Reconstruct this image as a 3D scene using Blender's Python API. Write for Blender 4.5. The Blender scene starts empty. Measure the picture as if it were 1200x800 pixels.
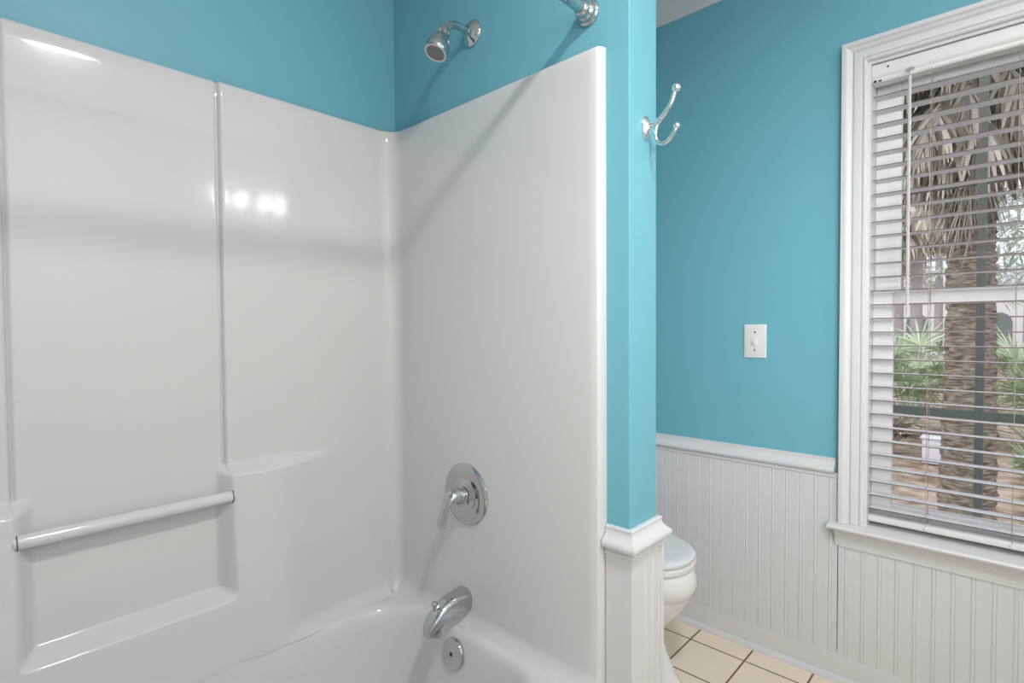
import bpy, bmesh, math, random
from mathutils import Vector, Matrix
random.seed(7)
PI = math.pi
sc = bpy.context.scene
col = sc.collection

# ------------------------------------------------------------------ materials
def mat(name, color, rough=.5, metal=0., coat=0., spec=.5, bump=None, var=None, rand=None):
    m = bpy.data.materials.new(name); m.use_nodes = True
    nt = m.node_tree; b = nt.nodes['Principled BSDF']
    b.inputs['Base Color'].default_value = (*color, 1)
    b.inputs['Roughness'].default_value = rough
    b.inputs['Metallic'].default_value = metal
    b.inputs['Coat Weight'].default_value = coat
    b.inputs['Coat Roughness'].default_value = .04
    b.inputs['Specular IOR Level'].default_value = spec
    tc = nt.nodes.new('ShaderNodeTexCoord')
    if var or rand:
        ramp = nt.nodes.new('ShaderNodeValToRGB')
        c2, scale, stretch = (var or rand)
        ramp.color_ramp.elements[0].color = (*color, 1)
        ramp.color_ramp.elements[1].color = (*c2, 1)
        if rand:
            g = nt.nodes.new('ShaderNodeNewGeometry')
            nt.links.new(g.outputs['Random Per Island'], ramp.inputs['Fac'])
        else:
            mp = nt.nodes.new('ShaderNodeMapping'); mp.inputs['Scale'].default_value = stretch
            n = nt.nodes.new('ShaderNodeTexNoise'); n.inputs['Scale'].default_value = scale
            n.inputs['Detail'].default_value = 6
            ramp.color_ramp.elements[0].position = .35; ramp.color_ramp.elements[1].position = .65
            nt.links.new(tc.outputs['Object'], mp.inputs['Vector']); nt.links.new(mp.outputs['Vector'], n.inputs['Vector'])
            nt.links.new(n.outputs['Fac'], ramp.inputs['Fac'])
        nt.links.new(ramp.outputs['Color'], b.inputs['Base Color'])
    if bump:
        sc_, st, di = bump
        n = nt.nodes.new('ShaderNodeTexNoise'); n.inputs['Scale'].default_value = sc_; n.inputs['Detail'].default_value = 2
        bp = nt.nodes.new('ShaderNodeBump'); bp.inputs['Strength'].default_value = st; bp.inputs['Distance'].default_value = di
        nt.links.new(tc.outputs['Object'], n.inputs['Vector']); nt.links.new(n.outputs['Fac'], bp.inputs['Height'])
        nt.links.new(bp.outputs['Normal'], b.inputs['Normal'])
    return m

M = {}
M['blue'] = mat('blue_wall_paint', (.172, .46, .552), .45, spec=.35, bump=(180, .08, .001))
M['trim'] = mat('white_trim_paint', (.695, .70, .71), .35)
M['ceil'] = mat('ceiling_paint', (.80, .80, .79), .9, spec=.2)
M['gel'] = mat('white_gelcoat', (.685, .685, .685), .075, spec=.5, coat=.1, bump=(7, .22, .004))
M['porc'] = mat('white_porcelain', (.80, .80, .80), .08, coat=.4)
M['chrome'] = mat('chrome', (.56, .57, .58), .07, metal=1)
M['chrome2'] = mat('bright_chrome', (.82, .84, .85), .10, metal=1)
M['sprayface'] = mat('grey_spray_face', (.24, .25, .26), .35)
M['dark'] = mat('dark_gap', (.03, .03, .03), .6)
M['plastic'] = mat('white_switch_plastic', (.78, .78, .77), .35)
M['slat'] = mat('white_blind_slats', (.76, .76, .80), .45)
M['edgeshade'] = mat('slat_edge_shade', (.15, .12, .10), .6)  # backlit shade of the white slats' edges, put into the colour
M['cord'] = mat('taupe_blind_cord', (.40, .36, .32), .8)
M['vinyl'] = mat('white_vinyl_sash', (.90, .90, .90), .35)
M['wand'] = mat('clear_grey_wand', (.60, .60, .58), .2)
M['post'] = mat('grey_green_frame_paint', (.165, .17, .145), .6)
M['trunk'] = mat('palm_bark', (.13, .10, .08), .95, spec=.1, var=((.46, .38, .31), 7, (2, 2, 11)), bump=(9, .9, .05))
M['skirt'] = mat('dead_frond', (.13, .102, .072), .9, spec=.1, rand=((.76, .68, .58), 1, (1, 1, 1)))
M['pine'] = mat('pine_bark', (.40, .36, .38), .95, spec=.1, var=((.52, .47, .48), 6, (3, 3, 1)))
M['frond'] = mat('green_frond', (.27, .35, .21), .7, spec=.2, rand=((.70, .77, .57), 1, (1, 1, 1)))
M['farleaf'] = mat('hazed_leaf', (.46, .55, .47), .8, spec=.1, rand=((.82, .88, .78), 1, (1, 1, 1)))  # distance haze is mixed into the needle colour
M['mulch'] = mat('pine_straw_ground', (.22, .165, .12), 1, spec=.05, var=((.60, .49, .39), 4.5, (1, 1, 1)), bump=(14, .8, .03))
M['house'] = mat('white_siding', (.90, .89, .92), .7)
M['roof'] = mat('grey_shingles', (.50, .50, .55), .9, var=((.60, .60, .64), 8, (1, 1, 6)))
M['arch'] = mat('dark_arch_opening', (.20, .25, .24), .4)
M['box'] = mat('white_utility_metal', (.85, .85, .92), .5)

def tile_mat():
    m = bpy.data.materials.new('beige_floor_tile'); m.use_nodes = True
    nt = m.node_tree; N = nt.nodes; L = nt.links; b = N['Principled BSDF']
    tc = N.new('ShaderNodeTexCoord'); sx = N.new('ShaderNodeSeparateXYZ'); L.new(tc.outputs['Object'], sx.inputs[0])
    def mth(op, a, v=None):
        n = N.new('ShaderNodeMath'); n.operation = op
        if isinstance(a, (int, float)): n.inputs[0].default_value = a
        else: L.new(a, n.inputs[0])
        if v is not None:
            if isinstance(v, (int, float)): n.inputs[1].default_value = v
            else: L.new(v, n.inputs[1])
        return n.outputs[0]
    P, G = .2095, .0065
    def line(s, off):
        a = mth('ADD', s, off); a = mth('FLOORED_MODULO', a, P); a = mth('SUBTRACT', a, P / 2); a = mth('ABSOLUTE', a)
        return mth('GREATER_THAN', a, P / 2 - G / 2)
    g = mth('MAXIMUM', line(sx.outputs['X'], .940), line(sx.outputs['Y'], -2.035))
    n = N.new('ShaderNodeTexNoise'); n.inputs['Scale'].default_value = 6; n.inputs['Detail'].default_value = 5
    L.new(tc.outputs['Object'], n.inputs['Vector'])
    r = N.new('ShaderNodeValToRGB'); r.color_ramp.elements[0].color = (.86, .735, .59, 1); r.color_ramp.elements[1].color = (.92, .80, .655, 1)
    L.new(n.outputs['Fac'], r.inputs[0])
    mx = N.new('ShaderNodeMix'); mx.data_type = 'RGBA'
    L.new(g, mx.inputs[0]); L.new(r.outputs[0], mx.inputs[6]); mx.inputs[7].default_value = (.155, .095, .06, 1)
    L.new(mx.outputs[2], b.inputs['Base Color']); b.inputs['Roughness'].default_value = .45
    bp = N.new('ShaderNodeBump'); bp.inputs['Strength'].default_value = .5; bp.inputs['Distance'].default_value = .002; bp.invert = True
    L.new(g, bp.inputs['Height']); L.new(bp.outputs[0], b.inputs['Normal'])
    return m
M['tile'] = tile_mat()

def glass_mat():
    m = bpy.data.materials.new('window_glass'); m.use_nodes = True
    nt = m.node_tree; nt.nodes.remove(nt.nodes['Principled BSDF']); out = nt.nodes['Material Output']
    t = nt.nodes.new('ShaderNodeBsdfTransparent'); g = nt.nodes.new('ShaderNodeBsdfGlossy'); g.inputs['Roughness'].default_value = .02
    t.inputs['Color'].default_value = (.97, .98, .98, 1)
    f = nt.nodes.new('ShaderNodeFresnel'); f.inputs['IOR'].default_value = 1.35
    mx = nt.nodes.new('ShaderNodeMixShader')
    nt.links.new(f.outputs[0], mx.inputs[0]); nt.links.new(t.outputs[0], mx.inputs[1]); nt.links.new(g.outputs[0], mx.inputs[2])
    nt.links.new(mx.outputs[0], out.inputs['Surface'])
    return m
M['glass'] = glass_mat()

# ------------------------------------------------------------------ mesh helpers
class MB:
    def __init__(s): s.v = []; s.f = []
    def add(s, vs, fs):
        o = len(s.v); s.v += [tuple(v) for v in vs]; s.f += [tuple(i + o for i in f) for f in fs]; return s
    def box(s, x0, x1, y0, y1, z0, z1, bev=0.):
        if bev:
            bm = bmesh.new(); bmesh.ops.create_cube(bm, size=1)
            for v in bm.verts:
                v.co = Vector(((x0 + x1) / 2 + v.co.x * (x1 - x0), (y0 + y1) / 2 + v.co.y * (y1 - y0), (z0 + z1) / 2 + v.co.z * (z1 - z0)))
            bmesh.ops.bevel(bm, geom=bm.edges[:], offset=bev, segments=3, affect='EDGES', profile=.5)
            bm.verts.index_update()
            s.add([v.co for v in bm.verts], [[v.index for v in f.verts] for f in bm.faces]); bm.free(); return s
        vs = [(x, y, z) for z in (z0, z1) for y in (y0, y1) for x in (x0, x1)]
        return s.add(vs, [(0, 2, 3, 1), (4, 5, 7, 6), (0, 1, 5, 4), (2, 6, 7, 3), (0, 4, 6, 2), (1, 3, 7, 5)])
    def grid(s, rows, cu=False, cv=False):
        n = len(rows); k = len(rows[0]); o = len(s.v)
        for r in rows: s.v += [tuple(p) for p in r]
        for i in range(n if cv else n - 1):
            for j in range(k if cu else k - 1):
                s.f.append((o + i * k + j, o + i * k + (j + 1) % k, o + ((i + 1) % n) * k + (j + 1) % k, o + ((i + 1) % n) * k + j))
        return s
    def loft(s, rings, cap0=True, cap1=True):
        o = len(s.v); s.grid(rings, cu=True); k = len(rings[0])
        if cap0: s.f.append(tuple(o + j for j in reversed(range(k))))
        if cap1: s.f.append(tuple(o + (len(rings) - 1) * k + j for j in range(k)))
        return s
    def lathe(s, prof, origin, axis, n=32):          # prof: (radius, distance along axis)
        a = Vector(axis).normalized(); u = a.orthogonal().normalized(); w = a.cross(u); o = Vector(origin)
        rings = [[o + a * h + (u * math.cos(t) + w * math.sin(t)) * max(r, 1e-5) for t in [2 * PI * j / n for j in range(n)]] for r, h in prof]
        return s.loft(rings)
    def tube(s, pts, r, n=14):
        pts = [Vector(p) for p in pts]; k = len(pts); rs = r if isinstance(r, (list, tuple)) else [r] * k
        T = [(pts[min(i + 1, k - 1)] - pts[max(i - 1, 0)]).normalized() for i in range(k)]
        u = T[0].orthogonal().normalized(); rings = []
        for i in range(k):
            u = (u - T[i] * u.dot(T[i])).normalized(); w = T[i].cross(u)
            rings.append([pts[i] + (u * math.cos(t) + w * math.sin(t)) * rs[i] for t in [2 * PI * j / n for j in range(n)]])
        return s.loft(rings)
    def sphere(s, c, r, n=20):
        return s.lathe([(r * math.sin(PI * i / 12), -r * math.cos(PI * i / 12)) for i in range(13)], c, (0, 0, 1), n)
    def build(s, name, m, parent=None, kind=None, label=None, ang=38, smooth=True, fix=True):
        me = bpy.data.meshes.new(name); me.from_pydata(s.v, [], s.f); me.update()
        bm = bmesh.new(); bm.from_mesh(me)
        if fix: bmesh.ops.recalc_face_normals(bm, faces=bm.faces[:])
        if smooth:
            for f in bm.faces: f.smooth = True
            for e in bm.edges:
                if len(e.link_faces) == 2: e.smooth = e.calc_face_angle(0) < math.radians(ang)
        bm.to_mesh(me); bm.free()
        me.materials.append(M[m] if isinstance(m, str) else m)
        o = bpy.data.objects.new(name, me); col.objects.link(o)
        if parent: o.parent = parent; o.matrix_parent_inverse = Matrix.Translation(-parent.location)
        if kind: o['kind'] = kind
        if label: o['label'] = label
        return o

def thing(name, label, cat, loc, group=None):
    o = bpy.data.objects.new(name, None); o.empty_display_size = .05; o.location = loc; col.objects.link(o)
    o['label'] = label; o['category'] = cat
    if group: o['group'] = group
    return o

def tag(o, label, cat, group=None):
    o['label'] = label; o['category'] = cat
    if group: o['group'] = group
    return o

def smooth_curve(ctrl, n=10):                         # Catmull-Rom through control points
    P = [Vector(c) for c in ctrl]; P = [P[0] * 2 - P[1]] + P + [P[-1] * 2 - P[-2]]; out = []
    for i in range(1, len(P) - 2):
        for j in range(n):
            t = j / n; a, b, c, d = P[i - 1:i + 3]
            out.append(.5 * ((2 * b) + (c - a) * t + (2 * a - 5 * b + 4 * c - d) * t * t + (3 * b - a - 3 * c + d) * t ** 3))
    return out + [P[-2]]

def miter(path, side):
    """per point (direction offset) so that point + offset*p is a parallel path at distance p; 2-D"""
    out = []
    for i, p in enumerate(path):
        ns = []
        for a, b in ((i - 1, i), (i, i + 1)):
            if a < 0 or b >= len(path): continue
            d = Vector((path[b][0] - path[a][0], path[b][1] - path[a][1])).normalized(); ns.append(Vector((-d.y, d.x)) * side)
        m = ns[0] if len(ns) == 1 else (ns[0] + ns[1]) / (1 + ns[0].dot(ns[1]))
        out.append(m)
    return out

def sweep_plan(path, prof, side, zt):                 # prof: (protrusion, z offset); horizontal moulding
    mi = miter(path, side); mb = MB()
    rows = [[(p[0] + m.x * q, p[1] + m.y * q, zt + z) for q, z in prof] for p, m in zip(path, mi)]
    mb.loft(rows); return mb

def beadboard(p0, p1, side, z0, z1, thick=.010, pitch=.048, phase=0., c0=True, c1=True):
    d = Vector((p1[0] - p0[0], p1[1] - p0[1])); L = d.length; d.normalize(); n = Vector((-d.y, d.x)) * side
    pr = [(0, thick)]; x = phase
    g, bw = .0028, .0075
    while x < L:
        if x > .006 and x + 2 * g + bw < L - .002:
            pr += [(x, thick), (x + g / 2, thick - .0022), (x + g, thick - .0008), (x + g + bw / 2, thick + .0006), (x + g + bw, thick - .0008), (x + 1.5 * g + bw, thick - .0022), (x + 2 * g + bw, thick)]
        x += pitch
    pr.append((L, thick))
    mb = MB()
    rows = []
    for z in (z0, z1): rows.append([(p0[0] + d.x * a + n.x * t, p0[1] + d.y * a + n.y * t, z) for a, t in ([(0, 0)] if c0 else []) + pr + ([(L, 0)] if c1 else [])])
    mb.grid(rows); return mb

RAIL = [(0, 0), (.008, 0), (.0105, -.003), (.009, -.008), (.0105, -.015), (.015, -.023), (.022, -.029), (.0275, -.034), (.029, -.040), (.0265, -.047), (.021, -.051), (.014, -.0535), (.0125, -.057), (.0155, -.060), (.0155, -.065), (.0125, -.068), (.0, -.068)]
BASE = [(0, .108), (.004, .108), (.007, .104), (.007, .098), (.010, .092), (.011, .085), (.011, .022), (.018, .019), (.0225, .012), (.024, 0), (0, 0)]
CROWN = [(0, 0), (.008, 0), (.010, .008), (.018, .014), (.030, .030), (.040, .048), (.055, .058), (.066, .064), (.070, .072), (.078, .076), (.080, .089), (0, .089)]

# ------------------------------------------------------------------ room shell
XL, YW, YE, YP, XP = -1.548, 2.150, 1.078, 1.202, -.644    # left wall, window wall, plumbing wall faces, partition end
XR, YB, ZC = 1.10, -1.30, 2.62
WX0, WX1, WZ0, WZ1 = -.377, .367, .560, 2.128             # window opening
TH = .16
MB().box(XL - .12, XR + .12, YB - .12, YW + .02, -.12, 0).build('floor', 'tile', kind='structure', smooth=False)
MB().box(XL - .12, XR + .12, YB - .12, YW + TH, ZC, ZC + .1).build('ceiling', 'ceil', kind='structure', smooth=False)
MB().box(XL - .12, XL, YB - .12, YW + TH, 0, ZC).build('wall_left', 'blue', kind='structure', smooth=False)
w = MB()
w.box(XL, WX0, YW, YW + TH, 0, ZC).box(WX1, XR + .12, YW, YW + TH, 0, ZC)
w.box(WX0, WX1, YW, YW + TH, 0, WZ0).box(WX0, WX1, YW, YW + TH, WZ1, ZC)
w.build('wall_far', 'blue', kind='structure', smooth=False)
MB().box(XR, XR + .12, YB - .12, YW, 0, ZC).build('wall_right', 'ceil', kind='structure', smooth=False)
MB().box(XL, XR, YB - .12, YB, 0, ZC).build('wall_back', 'ceil', kind='structure', smooth=False)
p = MB(); r = .003                                         # partition with softly rounded drywall corners
pl = [(XL, YE)] + [(XP - r + r * math.sin(a), YE + r - r * math.cos(a)) for a in [PI / 2 * k / 5 for k in range(6)]] + \
     [(XP - r + r * math.cos(a), YP - r + r * math.sin(a)) for a in [PI / 2 * k / 5 for k in range(6)]] + [(XL, YP)]
p.loft([[(x, y, z) for x, y in pl] for z in (0, ZC)]); p.build('wall_partition', 'blue', kind='structure')
MB().box(XL, XP, -.582, -.458, 0, ZC, .006).build('wall_near', 'blue', kind='structure')

# wainscot, rails, baseboards, crown (all setting)
beadboard((XL, YW), (WX0 - .075, YW), -1, .02, .735, phase=.010).build('trim_1', 'trim', kind='structure', ang=12)
beadboard((WX0 - .072, YW), (XR, YW), -1, .02, .545, phase=.0165).build('trim_2', 'trim', kind='structure', ang=12)
sweep_plan([(XL, YW), (WX0 - .084, YW)], RAIL, -1, .785).build('trim_3', 'trim', kind='structure')
sweep_plan([(XL, YW), (XR, YW)], BASE, -1, 0).build('baseboard_far', 'trim', kind='structure')
sweep_plan([(XL, YP), (XL, YW), (XR, YW)], CROWN, -1, 2.531).build('trim_4', 'trim', kind='structure')
# wainscot round the partition end: plumbing face strip, end face, toilet face
pw = beadboard((-.703, YE), (XP + .010, YE), -1, 0, .725, phase=.3, c1=False)
e2 = beadboard((XP, YE - .010), (XP, YP + .010), -1, 0, .725, pitch=.034, phase=.058, c0=False, c1=False)
e3 = beadboard((XP + .010, YP), (XL, YP), -1, 0, .725, phase=.02, c0=False)
for q in (e2, e3): pw.add(q.v, q.f)
pw.box(XP + .007, XP + .0145, YP + .002, YP + .0135, 0, .722, .003)          # corner bead
pw.build('trim_5', 'trim', kind='structure', ang=12)
sweep_plan([(-.703, YE), (XP, YE), (XP, YP), (XL, YP)], RAIL, -1, .785).build('trim_6', 'trim', kind='structure')
sweep_plan([(XP + .01, YP + .01), (XL, YP + .01)], BASE, -1, 0).build('baseboard_partition', 'trim', kind='structure')
beadboard((XR, YW), (XR, YB), -1, .02, .735).build('trim_7', 'trim', kind='structure', ang=12)
sweep_plan([(XR, YW), (XR, YB)], RAIL, -1, .785).build('trim_8', 'trim', kind='structure')
sweep_plan([(XR, YW), (XR, YB)], BASE, -1, 0).build('baseboard_right', 'trim', kind='structure')

# ------------------------------------------------------------------ window (setting)
win = bpy.data.objects.new('window_1', None); win.location = (-.005, YW, WZ0); col.objects.link(win); win['kind'] = 'structure'
CAS = [(.0, .0), (.0, .010), (.004, .0145), (.009, .0145), (.012, .010), (.016, .0145), (.022, .016), (.036, .016), (.040, .011), (.045, .017), (.053, .020), (.058, .027), (.071, .027), (.071, 0)]
cp = [(WX0, .566), (WX0, WZ1), (WX1, WZ1), (WX1, .566)]
mi = miter(cp, 1)
MB().loft([[(a[0] + m.x * wv, YW - pr, a[1] + m.y * wv) for wv, pr in CAS] for a, m in zip(cp, mi)]).build('window_casing', 'trim', win, ang=25)
j = MB()                                                    # jamb lining
j.box(WX0, WX0 + .010, YW, YW + TH, WZ0, WZ1).box(WX1 - .010, WX1, YW, YW + TH, WZ0, WZ1).box(WX0 + .01, WX1 - .01, YW, YW + TH, WZ1 - .010, WZ1)
j.build('window_jamb', 'trim', win, smooth=False)
st = MB()
prof = [(YW + .10, .565), (2.100, .565), (2.094, .562), (2.091, .556), (2.094, .549), (2.100, .546), (YW + .10, .546)]
st.loft([[(x, y, z) for y, z in prof] for x in (-.476, .466)])
st.build('window_sill', 'trim', win)
ap = [(YW, .546), (2.112, .546), (2.112, .540), (2.118, .532), (2.126, .520), (2.130, .508), (2.130, .500), (2.134, .492), (2.134, .482), (YW, .480)]
MB().loft([[(x, y, z) for y, z in ap] for x in (-.458, .448)]).build('window_apron', 'trim', win)
def sash(y0, y1, z0, z1, sw, br, tr, name):
    s = MB(); x0, x1 = WX0 + .010, WX1 - .010
    s.box(x0, x0 + sw, y0, y1, z0, z1, .003).box(x1 - sw, x1, y0, y1, z0, z1, .003)
    s.box(x0 + sw, x1 - sw, y0, y1, z0, z0 + br, .003).box(x0 + sw, x1 - sw, y0, y1, z1 - tr, z1, .003)
    f = s.build(name, 'vinyl', win)
    g = MB().box(x0 + sw - .005, x1 - sw + .005, y0 + .012, y0 + .016, z0 + br - .005, z1 - tr + .005)
    g.build('window_pane', 'glass', f, smooth=False)
sash(2.213, 2.243, .566, 1.365, .058, .075, .046, 'lower_sash')
sash(2.247, 2.277, 1.322, 2.117, .072, .046, .072, 'upper_sash')

# ------------------------------------------------------------------ blind
bl = thing('window_blind', 'white wood slat blind, opened flat, hanging inside the white window casing', 'blind', (-.005, 2.15, .583))
BX0, BX1, BY = -.366, .356, 2.184
v = [(2.160, 2.116), (2.156, 2.112), (2.155, 2.098), (2.155, 2.082), (2.157, 2.075), (2.162, 2.070), (2.162, 2.062), (2.166, 2.057), (2.207, 2.057), (2.207, 2.116)]
MB().loft([[(x, y, z) for y, z in v] for x in (BX0, BX1)]).build('headrail', 'plastic', bl)
s = MB(); k = 0; z = .627
while z < 2.045:
    rows = []
    for x in (BX0 + .003, BX1 - .003):
        rows.append([(x, BY - .0245 + .046 * t, z + .0012 * math.sin(PI * t) + s_ - .001 * (t - .5)) for t, s_ in ((0, 0), (.25, 0), (.5, 0), (.75, 0), (1, 0), (1, .0028), (.75, .0028), (.5, .0028), (.25, .0028), (0, .0028))])
    s.loft(rows); z += .046
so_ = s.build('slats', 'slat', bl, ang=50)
so_.data.materials.append(M['edgeshade'])
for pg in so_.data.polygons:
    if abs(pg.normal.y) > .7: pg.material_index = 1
MB().box(BX0 - .001, BX1 + .001, BY - .026, BY + .024, .584, .604, .004).build('bottom_rail', 'plastic', bl)
for cx in (-.209, -.005, .199):
    c = MB()
    c.tube([(cx, BY - .026, 2.06), (cx, BY - .026, .60)], .0010, 6).tube([(cx, BY + .026, 2.06), (cx, BY + .026, .60)], .0010, 6)
    c.build('ladder_cord', 'cord', bl)
    MB().lathe([(.006, 0), (.007, .002), (.004, .006), (.0, .007)], (cx, BY - .0235, .592), (0, -1, 0), 14).build('cord_button', 'slat', bl)
wd = MB().tube([(-.262, 2.143, 2.045), (-.262, 2.141, 1.28)], .0048, 6).build('tilt_wand', 'wand', bl)
MB().tube(smooth_curve([(-.262, 2.157, 2.068), (-.262, 2.145, 2.072), (-.262, 2.141, 2.060), (-.262, 2.143, 2.043)], 5), .0016, 8).box(-.272, -.252, 2.150, 2.157, 2.068, 2.073).build('wand_hook', 'chrome', wd)
MB().box(BX0 + .004, BX0 + .012, 2.1575, 2.163, 2.058, 2.064).box(BX0 + .018, BX0 + .026, 2.1575, 2.163, 2.058, 2.062).build('end_slots', 'dark', bl, smooth=False)
MB().lathe([(.0035, 0), (.0035, .001), (0, .0012)], (-.322, 2.1555, 2.098), (0, -1, 0), 10).build('screw_hole', 'dark', bl)

# ------------------------------------------------------------------ tub and shower surround
tub = thing('bathtub', 'white one-piece glossy bathtub and shower surround with a molded niche, against the blue wall', 'bathtub', (-1.12, .31, 0))
def sst(a, b, x):
    t = max(0., min(1., (x - a) / (b - a))); return t * t * (3 - 2 * t)
SX, SE, SN, SO, R = XL + .020, YE - .030, -.428, -.714, .055
ZT, ZB = 1.896, .385
MIDY, NH = .310, .2035
def disp_long(y, z):
    a = abs(y - MIDY); g_ = a if y > MIDY else a - .008
    B = sst(.176, .216, a); F = 1 - sst(.27, .53, a); S = 1 - sst(.866, .897, z); N_ = 1 - sst(.548, .578, z)
    dr = max(0, min(1, (.895 - z) / .5)) ** 1.7
    full = .045 * F * S + .024 * dr
    up = (1 - S)
    d = full * (B + (1 - B) * N_)
    d += .008 * sst(NH - .001, NH + .004, g_) * (up + (1 - up) * sst(.22, .30, a)) - up * .007 * math.exp(-((g_ - NH + .001) / .0045) ** 2)
    return d
ys = set()
y = SN + R
while y < SE - R: ys.add(round(y, 4)); y += .022
for c in (MIDY - NH, MIDY + NH):
    for k in range(-20, 21): ys.add(round(c + k * .0025, 4))
ys.add(SE - R); ys = sorted(ys)
xs_ = [SX + R + (SO - SX - R) * k / 30 for k in range(31)]
path = [(x, SN, 0, 1) for x in reversed(xs_)]
path += [(SX + R - R * math.sin(t), SN + R - R * math.cos(t), math.sin(t), math.cos(t)) for t in [PI / 2 * k / 10 for k in range(1, 10)]]
path += [(SX, y, 1, 0) for y in ys]
path += [(SX + R - R * math.cos(t), SE - R + R * math.sin(t), math.cos(t), -math.sin(t)) for t in [PI / 2 * k / 10 for k in range(1, 10)]]
path += [(x, SE, 0, -1) for x in xs_]
zs = set()
z = ZB
while z < ZT - .012: zs.add(round(z, 4)); z += .03
for k in range(28): zs.add(round(.53 + k * .0022, 4))
for k in range(24): zs.add(round(.852 + k * .0022, 4))
for k in range(12): zs.add(round(ZB + k * .004, 4))
zs = sorted(zs)
def srow(z, ins, full=True):
    row = []
    for i, (x, y, nx, ny) in enumerate(path):
        d = disp_long(y, z) * nx * nx if nx else 0.
        d += .022 * max(0, 1 - (z - ZB) / .045) ** 2 * (1 - nx * nx * (1 - sst(.30, .42, abs(y - MIDY)))) + .004 * max(0, 1 - (z - ZB) / .6)
        d -= ins
        row.append(Vector((x + nx * d, y + ny * d, z)))
    if full:                                              # rounded outer edges returning to the wall
        a = row[0]; b = row[-1]; pre = []; post = []
        for t in (1., .82, .6, .4, .2):
            s_ = 1 - t
            pre.append(Vector((SO + .009 * math.sin(s_ * PI / 2) + (.0 if s_ < 1 else 0), a.y - (a.y - (-.458)) * (1 - math.cos(s_ * PI / 2)) - 0, z)))
        for t in (.25, .5, .75, 1.):
            post.append(Vector((SO + .009 * math.sin(t * PI / 2), b.y + (YE - .001 - b.y) * (1 - math.cos(t * PI / 2)), z)))
        pre = [Vector((SO + .009 * math.sin(t * PI / 2), a.y + (-.457 - a.y) * (1 - math.cos(t * PI / 2)), z)) for t in (1., .75, .5, .25)]
        row = pre + row + post
    return row
rows = [srow(z, 0) for z in zs]
for dz, ins in ((-.010, 0), (-.005, .0012), (-.0015, .0045), (0, .010), (0, .0195)): rows.append(srow(ZT + dz, ins))
MB().grid(rows).build('shower_surround', 'gel', tub, ang=60)

def rrect(cx, cy, hx, hy, r, z, ne=14, na=12):
    pts = []
    for qx, qy, a0 in ((1, 1, 0), (-1, 1, PI / 2), (-1, -1, PI), (1, -1, 3 * PI / 2)):
        for k in range(na + 1):
            t = a0 + PI / 2 * k / na; pts.append(Vector((cx + qx * (hx - r) + r * math.cos(t), cy + qy * (hy - r) + r * math.sin(t), z)))
        nx = {0: (-1, 1, PI / 2), 1: (-1, -1, PI), 2: (1, -1, 3 * PI / 2), 3: (1, 1, 0)}[int(round(a0 / (PI / 2)))]
        p0 = pts[-1]; p1 = Vector((cx + nx[0] * (hx - r) + r * math.cos(nx[2]), cy + nx[1] * (hy - r) + r * math.sin(nx[2]), z))
        for k in range(1, ne): pts.append(p0.lerp(p1, k / ne))
    return pts
cx, cy, hx, hy, rr = -1.127, .31, .327, .703, .17
loops = [rrect(-1.122, .31, .417, .762, .02, .385), rrect(cx, cy, hx + .022, hy + .022, rr + .02, .3885)]
for ins, z in ((-.008, .387), (.0, .383), (.006, .375), (.011, .360), (.018, .320), (.027, .25), (.038, .17), (.052, .12), (.075, .088), (.12, .075)):
    loops.append(rrect(cx, cy, hx - ins, hy - ins * 1.15, max(.05, rr - ins * .4), z))
for lp in loops[2:]:                                      # no ledge along the middle of the long wall: wall runs straight into the basin
    for q in lp:
        if q.x < -1.36:
            w_ = (1 - sst(.29, .40, abs(q.y - MIDY))) * (1 - sst(.16, .25, .385 - q.z))
            q.x += w_ * (SX + disp_long(q.y, ZB) + .0038 + .022 * sst(.30, .42, abs(q.y - MIDY)) + (.385 - q.z) * .14 - q.x)
b = MB(); b.loft(loops, cap0=False, cap1=True); b.build('basin', 'gel', tub, ang=60)
a = MB().box(-.735, -.705, -.445, 1.064, 0, .389, .008).build('apron', 'gel', tub)
# grab bar with dark end gaps
gb = MB().tube([(-1.492, .096, .815), (-1.492, .524, .815)], .0150, 24).build('grab_bar', 'gel', tub)
for yy, dd in ((.5165, 1), (.1030, -1)):
    MB().lathe([(.0145, 0), (.0172, .0), (.0172, .0016), (.0145, .0016)], (-1.492, yy, .815), (0, dd, 0), 24).build('bar_socket', 'dark', gb)

# ------------------------------------------------------------------ fixtures on the plumbing wall
def on(parent, nm, mb, m='chrome', **k): return mb.build(nm, m, parent, **k)
# shower head
sh = thing('shower', 'chrome shower head on a bent arm, high on the blue wall above the surround', 'shower head', (-1.161, YE, 2.098))
on(sh, 'wall_flange', MB().lathe([(.038, 0), (.038, .003), (.035, .007), (.027, .010), (.022, .015), (.016, .019), (.012, .020), (0, .020)], (-1.161, YE, 2.098), (0, -1, 0), 40))
hd_dir = Vector((-.02, -.40, -.92)).normalized()
on(sh, 'arm', MB().tube(smooth_curve([(-1.161, YE - .015, 2.098), (-1.161, YE - .042, 2.099), (-1.161, YE - .068, 2.097), (-1.161, YE - .089, 2.087), (-1.162, YE - .104, 2.066)], 8), .0108, 18))
hp = Vector((-1.162, YE - .101, 2.071))
hb = on(sh, 'head', MB().lathe([(q[0] * 1.14, q[1] * 1.06) for q in [(.0, -.004), (.0125, -.003), (.0145, .004), (.0145, .012), (.011, .014), (.013, .017), (.019, .026), (.0245, .038), (.028, .052), (.0295, .066), (.0295, .073), (.0275, .077), (.0225, .077), (.0225, .0745), (0, .0745)]], hp, hd_dir, 40))
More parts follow.
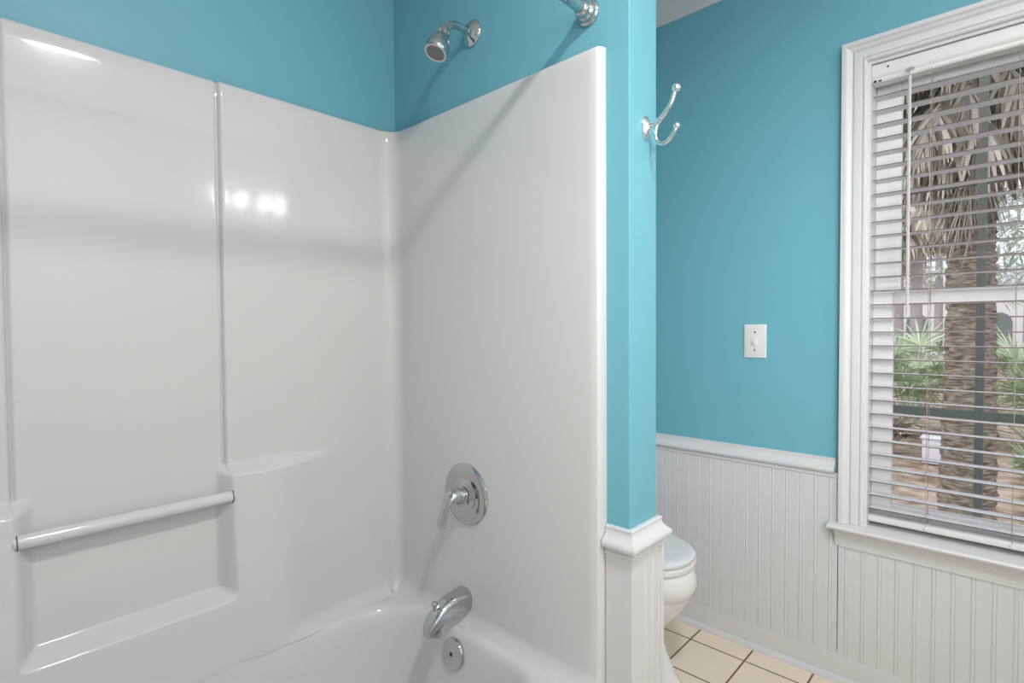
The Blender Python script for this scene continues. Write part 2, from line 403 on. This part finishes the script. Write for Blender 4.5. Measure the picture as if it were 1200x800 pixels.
on(hb, 'spray_face', MB().lathe([(q[0] * 1.14, q[1] * 1.06) for q in [(.0222, .0747), (.0222, .0765), (.0195, .0765), (.019, .0755), (.0165, .0755), (.016, .077), (.0125, .077), (.012, .0757), (.009, .0757), (.0085, .0772), (.005, .0772), (.0045, .076), (0, .076)]], hp, hd_dir, 36), 'sprayface', label='dark grey ringed spray face')

# curtain rod
rd = thing('shower_curtain_rod', 'chrome shower curtain rod, fixed to the blue wall beside the surround edge', 'curtain rod', (-.754, .31, 1.994))
on(rd, 'rod', MB().tube([(-.754, -.455, 1.994), (-.754, YE - .003, 1.994)], .0125, 24))
for yy, dd in ((YE, -1), (-.458, 1)):
    on(rd, 'flange', MB().lathe([(.031, 0), (.031, .004), (.0285, .008), (.025, .010), (.0255, .013), (.0225, .019), (.0195, .022), (.0200, .026), (.0165, .036), (.0135, .038)], (-.754, yy, 1.994), (0, dd, 0), 40))

# valve
VX, VZ, VY = -1.168, .766, SE
va = thing('shower_valve', 'chrome round shower valve with a lever handle, on the white surround above the spout', 'faucet valve', (VX, VY, VZ))
on(va, 'escutcheon', MB().lathe([(.090, 0), (.090, .004), (.086, .009), (.074, .012), (.058, .0125), (.050, .011), (.044, .012), (.038, .017), (.030, .020), (0, .020)], (VX, VY, VZ), (0, -1, 0), 56))
on(va, 'hub', MB().lathe([(.026, .016), (.0265, .024), (.0235, .026), (.0235, .034), (.021, .038), (.021, .050), (.0, .052)], (VX, VY, VZ), (0, -1, 0), 32))
lv = MB()
c = smooth_curve([(VX, VY - .040, VZ + .004), (VX, VY - .058, VZ + .003), (VX - .002, VY - .073, VZ - .010), (VX - .005, VY - .082, VZ - .034), (VX - .008, VY - .087, VZ - .062), (VX - .010, VY - .088, VZ - .084)], 6)
n = len(c); rings = []
for i, q in enumerate(c):
    t = i / (n - 1)
    wdt = .0245 * (1 - sst(0, .35, t)) + .0190 * sst(0, .35, t); wdt *= 1 - .22 * sst(.30, .55, t) + .12 * sst(.6, .9, t)
    tk = .024 * (1 - sst(0, .5, t)) + .0075 * sst(0, .5, t)
    if t > .93: wdt *= .75 if t < .99 else .3; tk *= .8 if t < .99 else .3
    T = (c[min(i + 1, n - 1)] - c[max(i - 1, 0)]).normalized(); u = Vector((1, 0, 0)); u = (u - T * u.dot(T)).normalized(); w_ = T.cross(u)
    rings.append([q + u * wdt * math.cos(a) + w_ * tk * math.sin(a) for a in [2 * PI * k / 24 for k in range(24)]])
lv.loft(rings); on(va, 'lever', lv, ang=70)

# spout
PX, PZ, PY = -1.176, .458, SE - .002
sp = thing('tub_spout', 'chrome tub spout with a diverter knob, below the shower valve', 'tub spout', (PX, PY, PZ))
rings = []
for yo, zc, hw, up, dn in ((0, 0, .031, .033, .034), (.004, 0, .032, .034, .035), (.030, .0, .031, .032, .033), (.060, -.001, .0285, .030, .030), (.085, -.005, .0265, .027, .031), (.105, -.012, .025, .022, .038), (.122, -.020, .0235, .016, .036), (.135, -.029, .0215, .010, .029), (.143, -.038, .018, .004, .021), (.147, -.046, .012, .000, .013)):
    ring = []
    for k in range(32):
        t = 2 * PI * k / 32; sx, sz = math.cos(t), math.sin(t)
        ex = 2 / 2.6; X = hw * math.copysign(abs(sx) ** ex, sx); Z = (up if sz > 0 else dn) * math.copysign(abs(sz) ** ex, sz)
        ring.append((PX + X, PY - yo, PZ + zc + Z))
    rings.append(ring)
b_ = MB().loft(rings); so = on(sp, 'body', b_, ang=60)
on(sp, 'outlet', MB().lathe([(.021, 0), (.022, .010), (.019, .014), (.017, .004), (0, .004)], (PX, PY - .118, PZ - .050), (0, -.2, -1), 28))
on(sp, 'diverter_knob', MB().lathe([(.0045, -.01), (.0045, .010), (.006, .013), (.0085, .017), (.0085, .022), (.006, .026), (0, .027)], (PX, PY - .112, PZ + .004), (0, -.15, 1), 24))

# overflow plate
OV = Vector((-1.163, .991, .322)); od = Vector((0, -1, .14)).normalized()
ov = thing('overflow_plate', 'round chrome overflow plate inside the tub under the spout', 'overflow plate', OV)
on(ov, 'cover', MB().lathe([(.040, -.006), (.0425, .002), (.0425, .007), (.041, .0095), (.036, .011), (.004, .0135), (0, .0135)], OV, od, 48))
on(ov, 'screw', MB().lathe([(.0055, .012), (.0055, .0145), (.003, .0155), (0, .0155)], OV, od, 16), 'dark', label='small dark centre screw')

# robe hook on partition end
HY, HZ = 1.146, 1.716
hk = thing('robe_hook', 'chrome double robe hook on the bright blue wall end', 'hook', (XP, HY, HZ))
rings = []
for sc2, d in ((1, 0), (1, .003), (.92, .006), (.6, .010), (.35, .014)):
    rings.append([(XP + d, HY + .0165 * sc2 * math.cos(t), HZ + .0275 * sc2 * math.sin(t)) for t in [2 * PI * k / 32 for k in range(32)]])
on(hk, 'base_plate', MB().loft(rings), 'chrome2')
on(hk, 'post', MB().lathe([(.008, .010), (.006, .016), (.0055, .036), (.006, .044)], (XP, HY, HZ), (1, 0, .18), 18), 'chrome2')
up = smooth_curve([(XP + .028, HY, HZ - .004), (XP + .036, HY, HZ + .006), (XP + .052, HY, HZ + .020), (XP + .066, HY, HZ + .038), (XP + .074, HY, HZ + .058), (XP + .077, HY, HZ + .066)], 7)
on(hk, 'upper_prong', MB().tube(up, [.0062 - .0018 * i / (len(up) - 1) for i in range(len(up))], 14), 'chrome2')
lo = smooth_curve([(XP + .038, HY, HZ + .008), (XP + .030, HY, HZ - .006), (XP + .027, HY, HZ - .024), (XP + .033, HY, HZ - .041), (XP + .047, HY, HZ - .048), (XP + .062, HY, HZ - .042), (XP + .074, HY, HZ - .028), (XP + .078, HY, HZ - .020)], 7)
on(hk, 'lower_prong', MB().tube(lo, .0048, 14), 'chrome2')
on(hk, 'ball_tip', MB().sphere((XP + .079, HY, HZ + .068), .0100), 'chrome2'); on(hk, 'ball_tip', MB().sphere((XP + .080, HY, HZ - .016), .0075), 'chrome2')

# light switch
LX, LZ = -.735, 1.192
ls = thing('light_switch', 'white toggle light switch plate on the blue wall left of the window', 'light switch', (LX, YW, LZ))
on(ls, 'plate', MB().box(LX - .041, LX + .041, YW - .006, YW, LZ - .0645, LZ + .0645, .003), 'plastic')
on(ls, 'toggle_frame', MB().box(LX - .006, LX + .006, YW - .0075, YW - .005, LZ - .014, LZ + .014, .001), 'plastic')
on(ls, 'toggle', MB().loft([[(LX + a * s_, y_, zz + c_ * s_) for a, c_ in ((-.0042, -.005), (.0042, -.005), (.0042, .005), (-.0042, .005))] for y_, zz, s_ in ((YW - .005, LZ, 1.1), (YW - .012, LZ - .004, 1), (YW - .018, LZ - .008, .8))]), 'plastic')
for dz in (-.034, .034): on(ls, 'screw', MB().lathe([(.0035, 0), (.0035, .001), (.002, .0016), (0, .0016)], (LX, YW - .006, LZ + dz), (0, -1, 0), 14), 'chrome')

# ------------------------------------------------------------------ toilet
TY = 1.70
to = thing('toilet', 'white toilet with closed lid, half hidden behind the partition end', 'toilet', (-1.15, TY, 0))
def egg(xb, xf, hw, z, n=48, sq=2.3):
    cxx = xb + (xf - xb) * .45; out = []
    for k in range(n):
        t = 2 * PI * k / n; c_, s_ = math.cos(t), math.sin(t)
        ex = (2 / sq) if c_ < 0 else 1.0
        out.append((cxx + (xf - cxx if c_ > 0 else cxx - xb) * math.copysign(abs(c_) ** ex, c_), TY + hw * math.copysign(abs(s_) ** (ex if c_ < 0 else .92), s_), z * 1.07))
    return out
bowl = [egg(-1.46, -.815, .120, 0), egg(-1.46, -.818, .119, .015), egg(-1.45, -.848, .112, .05), egg(-1.44, -.878, .105, .11), egg(-1.44, -.895, .105, .155),
        egg(-1.44, -.890, .118, .185), egg(-1.45, -.850, .145, .230), egg(-1.46, -.812, .168, .275), egg(-1.47, -.795, .178, .308), egg(-1.47, -.791, .180, .318), egg(-1.47, -.784, .184, .324),
        egg(-1.47, -.773, .190, .352), egg(-1.47, -.776, .189, .372), egg(-1.47, -.783, .186, .395), egg(-1.465, -.790, .181, .402)]
on(to, 'bowl', MB().loft(bowl), 'porc', ang=60)
on(to, 'seat', MB().loft([egg(-1.27, -.800, .172, .402), egg(-1.27, -.792, .180, .407), egg(-1.27, -.783, .187, .4085), egg(-1.27, -.781, .188, .421), egg(-1.27, -.788, .183, .425)]), 'porc', ang=40)
on(to, 'lid', MB().loft([egg(-1.28, -.802, .172, .425), egg(-1.28, -.796, .178, .4305), egg(-1.28, -.785, .187, .432), egg(-1.28, -.783, .188, .441), egg(-1.28, -.790, .182, .447), egg(-1.27, -.815, .160, .450)]), 'porc', ang=40)
on(to, 'tank', MB().box(-1.540, -1.345, TY - .215, TY + .215, .42, .765, .025), 'porc')
on(to, 'tank_lid', MB().box(-1.545, -1.335, TY - .225, TY + .225, .765, .802, .010), 'porc')
fl = on(to, 'flush_lever', MB().lathe([(.013, 0), (.013, .006), (.006, .010), (.006, .018)], (-1.345, TY - .16, .705), (1, 0, 0), 18).tube([(-1.328, TY - .16, .705), (-1.325, TY - .12, .702), (-1.325, TY - .085, .698)], .005, 10))
for s_ in (-1, 1): on(to, 'bolt_cap', MB().lathe([(.014, 0), (.013, .010), (.008, .017), (0, .019)], (-1.20, TY + s_ * .122, 0), (0, 0, 1), 16), 'porc')
for s_ in (-1, 1): on(to, 'hinge', MB().box(-1.298, -1.272, TY + s_ * .075 - .02, TY + s_ * .075 + .02, .431, .466, .006), 'porc')

# ------------------------------------------------------------------ outside
GZ = -.60
g = MB(); n = 40; rows = []
for i in range(n + 1):
    yy = 2.45 + (60 - 2.45) * (i / n) ** 1.6
    rows.append([(-45 + 90 * jx / n, yy, GZ + (.05 * math.sin(jx * 1.7 + i) + .03 * math.sin(i * 2.3 + jx * .6) if yy > 3 else 0)) for jx in range(n + 1)])
g.grid(rows).build('ground', 'mulch', kind='structure')

pf = thing('screen_frame', 'grey-green screen porch frame with one post and two rails, just outside the window', 'frame', (-.12, 3.2, GZ))
MB().box(-.139, -.107, 3.180, 3.220, GZ, 3.6, .003).build('post', 'post', pf)
for z0, z1 in ((.822, .860), (1.874, 1.898)): MB().box(-1.9, 1.7, 3.183, 3.217, z0, z1, .003).build('rail', 'post', pf)
MB().box(-1.95, -1.9, 3.175, 3.225, GZ, 3.6, .003).build('post', 'post', pf); MB().box(1.7, 1.75, 3.175, 3.225, GZ, 3.6, .003).build('post', 'post', pf)

def strip(mb, p0, d, up, L, wd, droop, n=4):
    d = Vector(d).normalized(); s_ = d.cross(Vector(up))
    s_ = s_.normalized() if s_.length > 1e-4 else d.orthogonal().normalized()
    rows = []; p = Vector(p0); dd = d.copy()
    for i in range(n + 1):
        t = i / n; w_ = wd * (math.sin(PI * min(.95, .18 + t * .8))) * .5
        rows.append([p - s_ * w_, p + s_ * w_]); dd = (dd + Vector((0, 0, -droop / n))).normalized(); p = p + dd * L / n
    mb.grid(rows)

def fan(mb, p0, d, L, nst=16, spread=2.2, wd=.03, droop=.5):
    d = Vector(d).normalized(); s_ = d.cross(Vector((0, 0, 1))); s_ = s_.normalized() if s_.length > 1e-3 else Vector((1, 0, 0)); nrm = s_.cross(d)
    for k in range(nst):
        a = (k / (nst - 1) - .5) * spread + random.uniform(-.05, .05)
        strip(mb, p0, d * math.cos(a) + s_ * math.sin(a) + nrm * .15 * abs(math.sin(a)), nrm, L * (1 - .35 * abs(a) / spread * 2) * random.uniform(.85, 1.05), wd, droop * random.uniform(.6, 1.5))

# palm tree with hanging dead fronds
PT = Vector((-.275, 5.22, GZ))
pt = thing('palm_tree', 'thick-trunked palm with a skirt of dead hanging fronds, outside the window', 'tree', PT)
rings = []
for i in range(240):
    z = i * .0235; r = .147 + .035 * math.exp(-z / .6) - .014 * sst(.8, 2.2, z) + .012 * ((i * 0.37 + .3 * math.sin(i)) % 1.0) + .03 * sst(2.6, 3.2, z)
    ring = []
    for k in range(40):
        t = 2 * PI * k / 40; rr_ = r + .010 * math.sin(t * 7 + i * 1.3) * ((i % 3) - 1) + random.uniform(-.006, .006)
        ring.append(PT + Vector((rr_ * math.cos(t) + .02 * math.sin(z), rr_ * math.sin(t), z)))
    rings.append(ring)
MB().loft(rings).build('trunk', 'trunk', pt, ang=80)
bm_ = MB()
for k in range(250):                                       # thin loose fibres where skirt meets bark
    t = random.uniform(PI, 2 * PI); z0 = random.uniform(2.55, 3.1) - .0
    a = PT + Vector((.15 * math.cos(t), .15 * math.sin(t), z0 + .12))
    strip(bm_, a, (math.cos(t) * .25 + random.uniform(-.5, .5), math.sin(t) * .25, -1), (math.cos(t), math.sin(t), 0), random.uniform(.2, .5), .009, .6, 3)
for k in range(240):                                       # dead leaves: petiole out then fan hanging
    t = random.uniform(0, 2 * PI); z0 = random.uniform(3.3, 5.0); out = random.uniform(.06, .68) * min(1, .35 + (z0 - 3.3) * .7)
    a = PT + Vector((.13 * math.cos(t), .13 * math.sin(t), z0)); e = PT + Vector(((.13 + out) * math.cos(t), (.13 + out) * math.sin(t), z0 - random.uniform(.05, .3)))
    bm_.tube([a, (a + e) / 2 + Vector((0, 0, .05)), e], .012, 5)
    fan(bm_, e, (math.cos(t) * .22, math.sin(t) * .22, -1), random.uniform(.36, .66), 13, 1.35, .030, .8)
bm_.build('dead_frond_skirt', 'skirt', pt, fix=False, smooth=False)
bm_ = MB()
for k in range(26):
    t = 2 * PI * k / 26 + random.uniform(-.1, .1); a = PT + Vector((.15 * math.cos(t), .15 * math.sin(t), 4.9)); el = random.uniform(-.25, .9)
    e = a + Vector((math.cos(t) * math.cos(el), math.sin(t) * math.cos(el), math.sin(el))) * random.uniform(.7, 1.1)
    bm_.tube([a, (a + e) / 2 + Vector((0, 0, .08)), e], .014, 5)
    fan(bm_, e, (math.cos(t), math.sin(t), -.15), random.uniform(.8, 1.05), 20, 2.6, .045, .9)
bm_.build('green_fronds', 'frond', pt, fix=False, smooth=False)

# a second dead-frond palm set back to the left
P2 = Vector((-1.50, 13.5, GZ))
p2 = thing('palm_tree', 'second palm farther back with grey dead fronds hanging at the left glass edge', 'tree', P2)
MB().lathe([(.13, 0), (.11, .6), (.10, 2.0), (.11, 3.4), (.12, 5.2)], P2, (0, 0, 1), 24).build('trunk', 'pine', p2)
bm_ = MB()
for k in range(46):
    t = random.uniform(0, 2 * PI); z0 = random.uniform(3.6, 5.2); out = random.uniform(.2, .6)
    a = P2 + Vector((.1 * math.cos(t), .1 * math.sin(t), z0)); e = P2 + Vector(((.1 + out) * math.cos(t), (.1 + out) * math.sin(t), z0 - .1))
    bm_.tube([a, e], .012, 5); fan(bm_, e, (math.cos(t) * .3, math.sin(t) * .3, -1), random.uniform(.5, .9), 13, 1.4, .05, .8)
bm_.build('dead_frond_skirt', 'skirt', p2, fix=False, smooth=False)

def palmetto(loc, n, size, label, m='frond', h=.9, group=None):
    o = thing('palmetto_bush', label, 'bush', loc, group); L = Vector(loc); lm = MB(); sm = MB()
    for k in range(n):
        t = random.uniform(0, 2 * PI); el = random.uniform(.6, 1.45); q = random.uniform(.45, 1.0) * h
        d = Vector((math.cos(t) * math.cos(el), math.sin(t) * math.cos(el), math.sin(el))); e = L + d * q + Vector((0, 0, .12))
        sm.tube([L + Vector((0, 0, .02)), L + d * q * .5 + Vector((0, 0, .12)), e], .009, 5)
        fan(lm, e, (d.x, d.y, d.z * .4), size * random.uniform(.75, 1.1), 18, 3.4, .035, .5)
    lm.build('leaves', m, o, fix=False, smooth=False); sm.build('stems', m, o)
    return o
palmetto((-1.30, 11.0, GZ), 40, .72, 'green palmetto bush left of the palm trunk, farther back', h=1.45)
palmetto((-1.33, 9.3, GZ), 22, .34, 'dry straw-coloured palmetto low at the left of the palm trunk', 'skirt', h=.42)
palmetto((.24, 10.8, GZ), 52, .72, 'green palmetto bush at the right of the palm trunk', h=1.35)
palmetto((.17, 7.5, GZ), 14, .36, 'low green palmetto by the mulch at far right', h=.42)

ub = thing('utility_box', 'small white utility box on the brown mulch left of the trunk', 'box', (-.81, 9.1, GZ))
MB().box(-.92, -.70, 9.0, 9.2, GZ, -.27, .01).build('cabinet', 'box', ub); MB().box(-.94, -.68, 8.98, 9.22, -.27, -.245, .006).build('cabinet_lid', 'box', ub)

# white house far behind
hs = thing('house', 'white house with arched openings far behind the trees', 'house', (-.5, 40.6, GZ))
MB().box(-9, 9, 40, 46, GZ, 3.3).build('wall', 'house', hs, smooth=False)
MB().loft([[(x0, y0, z) for x0, y0 in ((-9.5 + q, 39.5 + q), (9.5 - q, 39.5 + q), (9.5 - q, 46.5 - q), (-9.5 + q, 46.5 - q))] for q, z in ((0, 3.3), (0, 3.5), (2.6, 4.6))]).build('roof', 'roof', hs, smooth=False)
for ax in (-6.2, -4.4, -2.6, -.75, .75, 2.2, 3.8):
    pts = [(ax - .52, .1)] + [(ax - .52 * math.cos(PI * k / 14), 1.35 + .55 * math.sin(PI * k / 14)) for k in range(15)] + [(ax + .52, .1)]
    MB().loft([[(x, yy, z) for x, z in pts] for yy in (39.93, 40.02)]).build('arch_opening', 'arch', hs, smooth=False)
MB().box(-9, 9, 39.90, 40.0, 2.55, 2.7).build('trim_band', 'house', hs, smooth=False)

def farpine(x, y, h, r, label, seed):
    rnd = random.Random(seed); o = thing('pine_tree', label, 'tree', (x, y, GZ), None)
    MB().lathe([(.2, 0), (.15, h * .5), (.06, h)], (x, y, GZ), (0, 0, 1), 12).build('trunk', 'pine', o)
    mb = MB()
    for k in range(30):
        zc = GZ + h * rnd.uniform(.40, 1); rad = r * rnd.uniform(.15, 1) * (1.15 - (zc - GZ) / h * .6); t = rnd.uniform(0, 2 * PI)
        c_ = Vector((x + rad * math.cos(t), y + rad * math.sin(t), zc))
        for q in range(22):
            d = Vector((rnd.gauss(0, 1), rnd.gauss(0, 1), rnd.gauss(0, .5)))
            strip(mb, c_ + d * .18, d, (rnd.random(), .3, 1), rnd.uniform(.35, .8), .09, .3, 2)
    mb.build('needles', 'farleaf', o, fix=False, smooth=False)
farpine(-3.2, 24, 8, 1.5, 'hazy green pine seen at the left glass edge', 1)
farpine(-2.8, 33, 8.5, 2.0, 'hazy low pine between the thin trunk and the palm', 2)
farpine(.3, 27, 7.0, 2.0, 'hazy green pine at the right side of the window', 3)
farpine(2.6, 34.5, 8, 2.0, 'hazy pine at far right behind the hazy green pine', 4)

# ------------------------------------------------------------------ lights
def light(name, kind, loc, energy, rot=(0, 0, 0), color=(1, 1, 1), **k):
    d = bpy.data.lights.new(name, kind); d.energy = energy; d.color = color
    for a_, b_ in k.items(): setattr(d, a_, b_)
    o = bpy.data.objects.new(name, d); o.location = loc; o.rotation_euler = rot; col.objects.link(o); return o
WARM = (1, .972, .962)
light('ceiling_lamp', 'AREA', (.16, .42, 2.60), 23, color=WARM, shape='DISK', size=.20)
for yy in (1.36, 1.50, 1.67, 1.79, 1.90): light('vanity_bulb', 'POINT', (.98, yy, 2.17), 1.3, color=WARM, shadow_soft_size=.05)
light('wall_bounce_fill', 'AREA', (.30, .35, 1.75), 10, rot=(0, math.radians(-105), 0), color=WARM, shape='RECTANGLE', size=.5, size_y=.5)  # added fill bounced off the right wall, no such fixture in the room
light('ceiling_bounce_fill', 'AREA', (.25, .3, 1.95), 5, rot=(PI, 0, 0), color=WARM, shape='RECTANGLE', size=.5, size_y=.5)  # added upward fill bounced off the ceiling, not a room lamp
af = light('soft_fill', 'AREA', (.85, .10, 1.75), 5.0, color=WARM, shape='RECTANGLE', size=1.0, size_y=1.0, spread=math.radians(62))  # added fill for the toilet alcove and partition end, no fixture there
af.rotation_euler = (Vector((-.55, 2.15, 1.2)) - Vector((.85, .10, 1.75))).to_track_quat('-Z', 'Y').to_euler()
light('sun', 'SUN', (0, 0, 10), 1.2, rot=(math.radians(35), math.radians(-20), 0), color=(1, .95, .88), angle=math.radians(25))

wld = bpy.data.worlds.new('overcast_sky'); sc.world = wld; wld.use_nodes = True
nt = wld.node_tree; bg = nt.nodes['Background']
tc = nt.nodes.new('ShaderNodeTexCoord'); nz = nt.nodes.new('ShaderNodeTexNoise'); nz.inputs['Scale'].default_value = 3; nz.inputs['Detail'].default_value = 4
rp = nt.nodes.new('ShaderNodeValToRGB'); rp.color_ramp.elements[0].color = (.80, .84, 1, 1); rp.color_ramp.elements[1].color = (.97, .98, 1, 1)
nt.links.new(tc.outputs['Generated'], nz.inputs['Vector']); nt.links.new(nz.outputs['Fac'], rp.inputs['Fac']); nt.links.new(rp.outputs['Color'], bg.inputs['Color'])
bg.inputs['Strength'].default_value = 1.2

# ------------------------------------------------------------------ camera
f, yaw, pit, rol = 632.377, math.radians(43.1639), math.radians(-1.474), math.radians(-.3836)
fw = Vector((-math.sin(yaw), math.cos(yaw), 0)); rt = Vector((math.cos(yaw), math.sin(yaw), 0)); up_ = Vector((0, 0, 1))
fw2 = fw * math.cos(pit) + up_ * math.sin(pit); u0 = up_ * math.cos(pit) - fw * math.sin(pit)
r2 = rt * math.cos(rol) + u0 * math.sin(rol); u2 = u0 * math.cos(rol) - rt * math.sin(rol)
cd = bpy.data.cameras.new('camera'); cam = bpy.data.objects.new('camera', cd); col.objects.link(cam)
cam.matrix_world = Matrix(((r2.x, u2.x, -fw2.x, 0), (r2.y, u2.y, -fw2.y, 0), (r2.z, u2.z, -fw2.z, 1.25), (0, 0, 0, 1)))
cd.sensor_width = 36; cd.lens = f / 1200 * 36; cd.clip_start = .02; cd.clip_end = 300
sc.camera = cam
sc.view_settings.view_transform = 'Standard'; sc.view_settings.look = 'None'
sc.cycles.max_bounces = 10
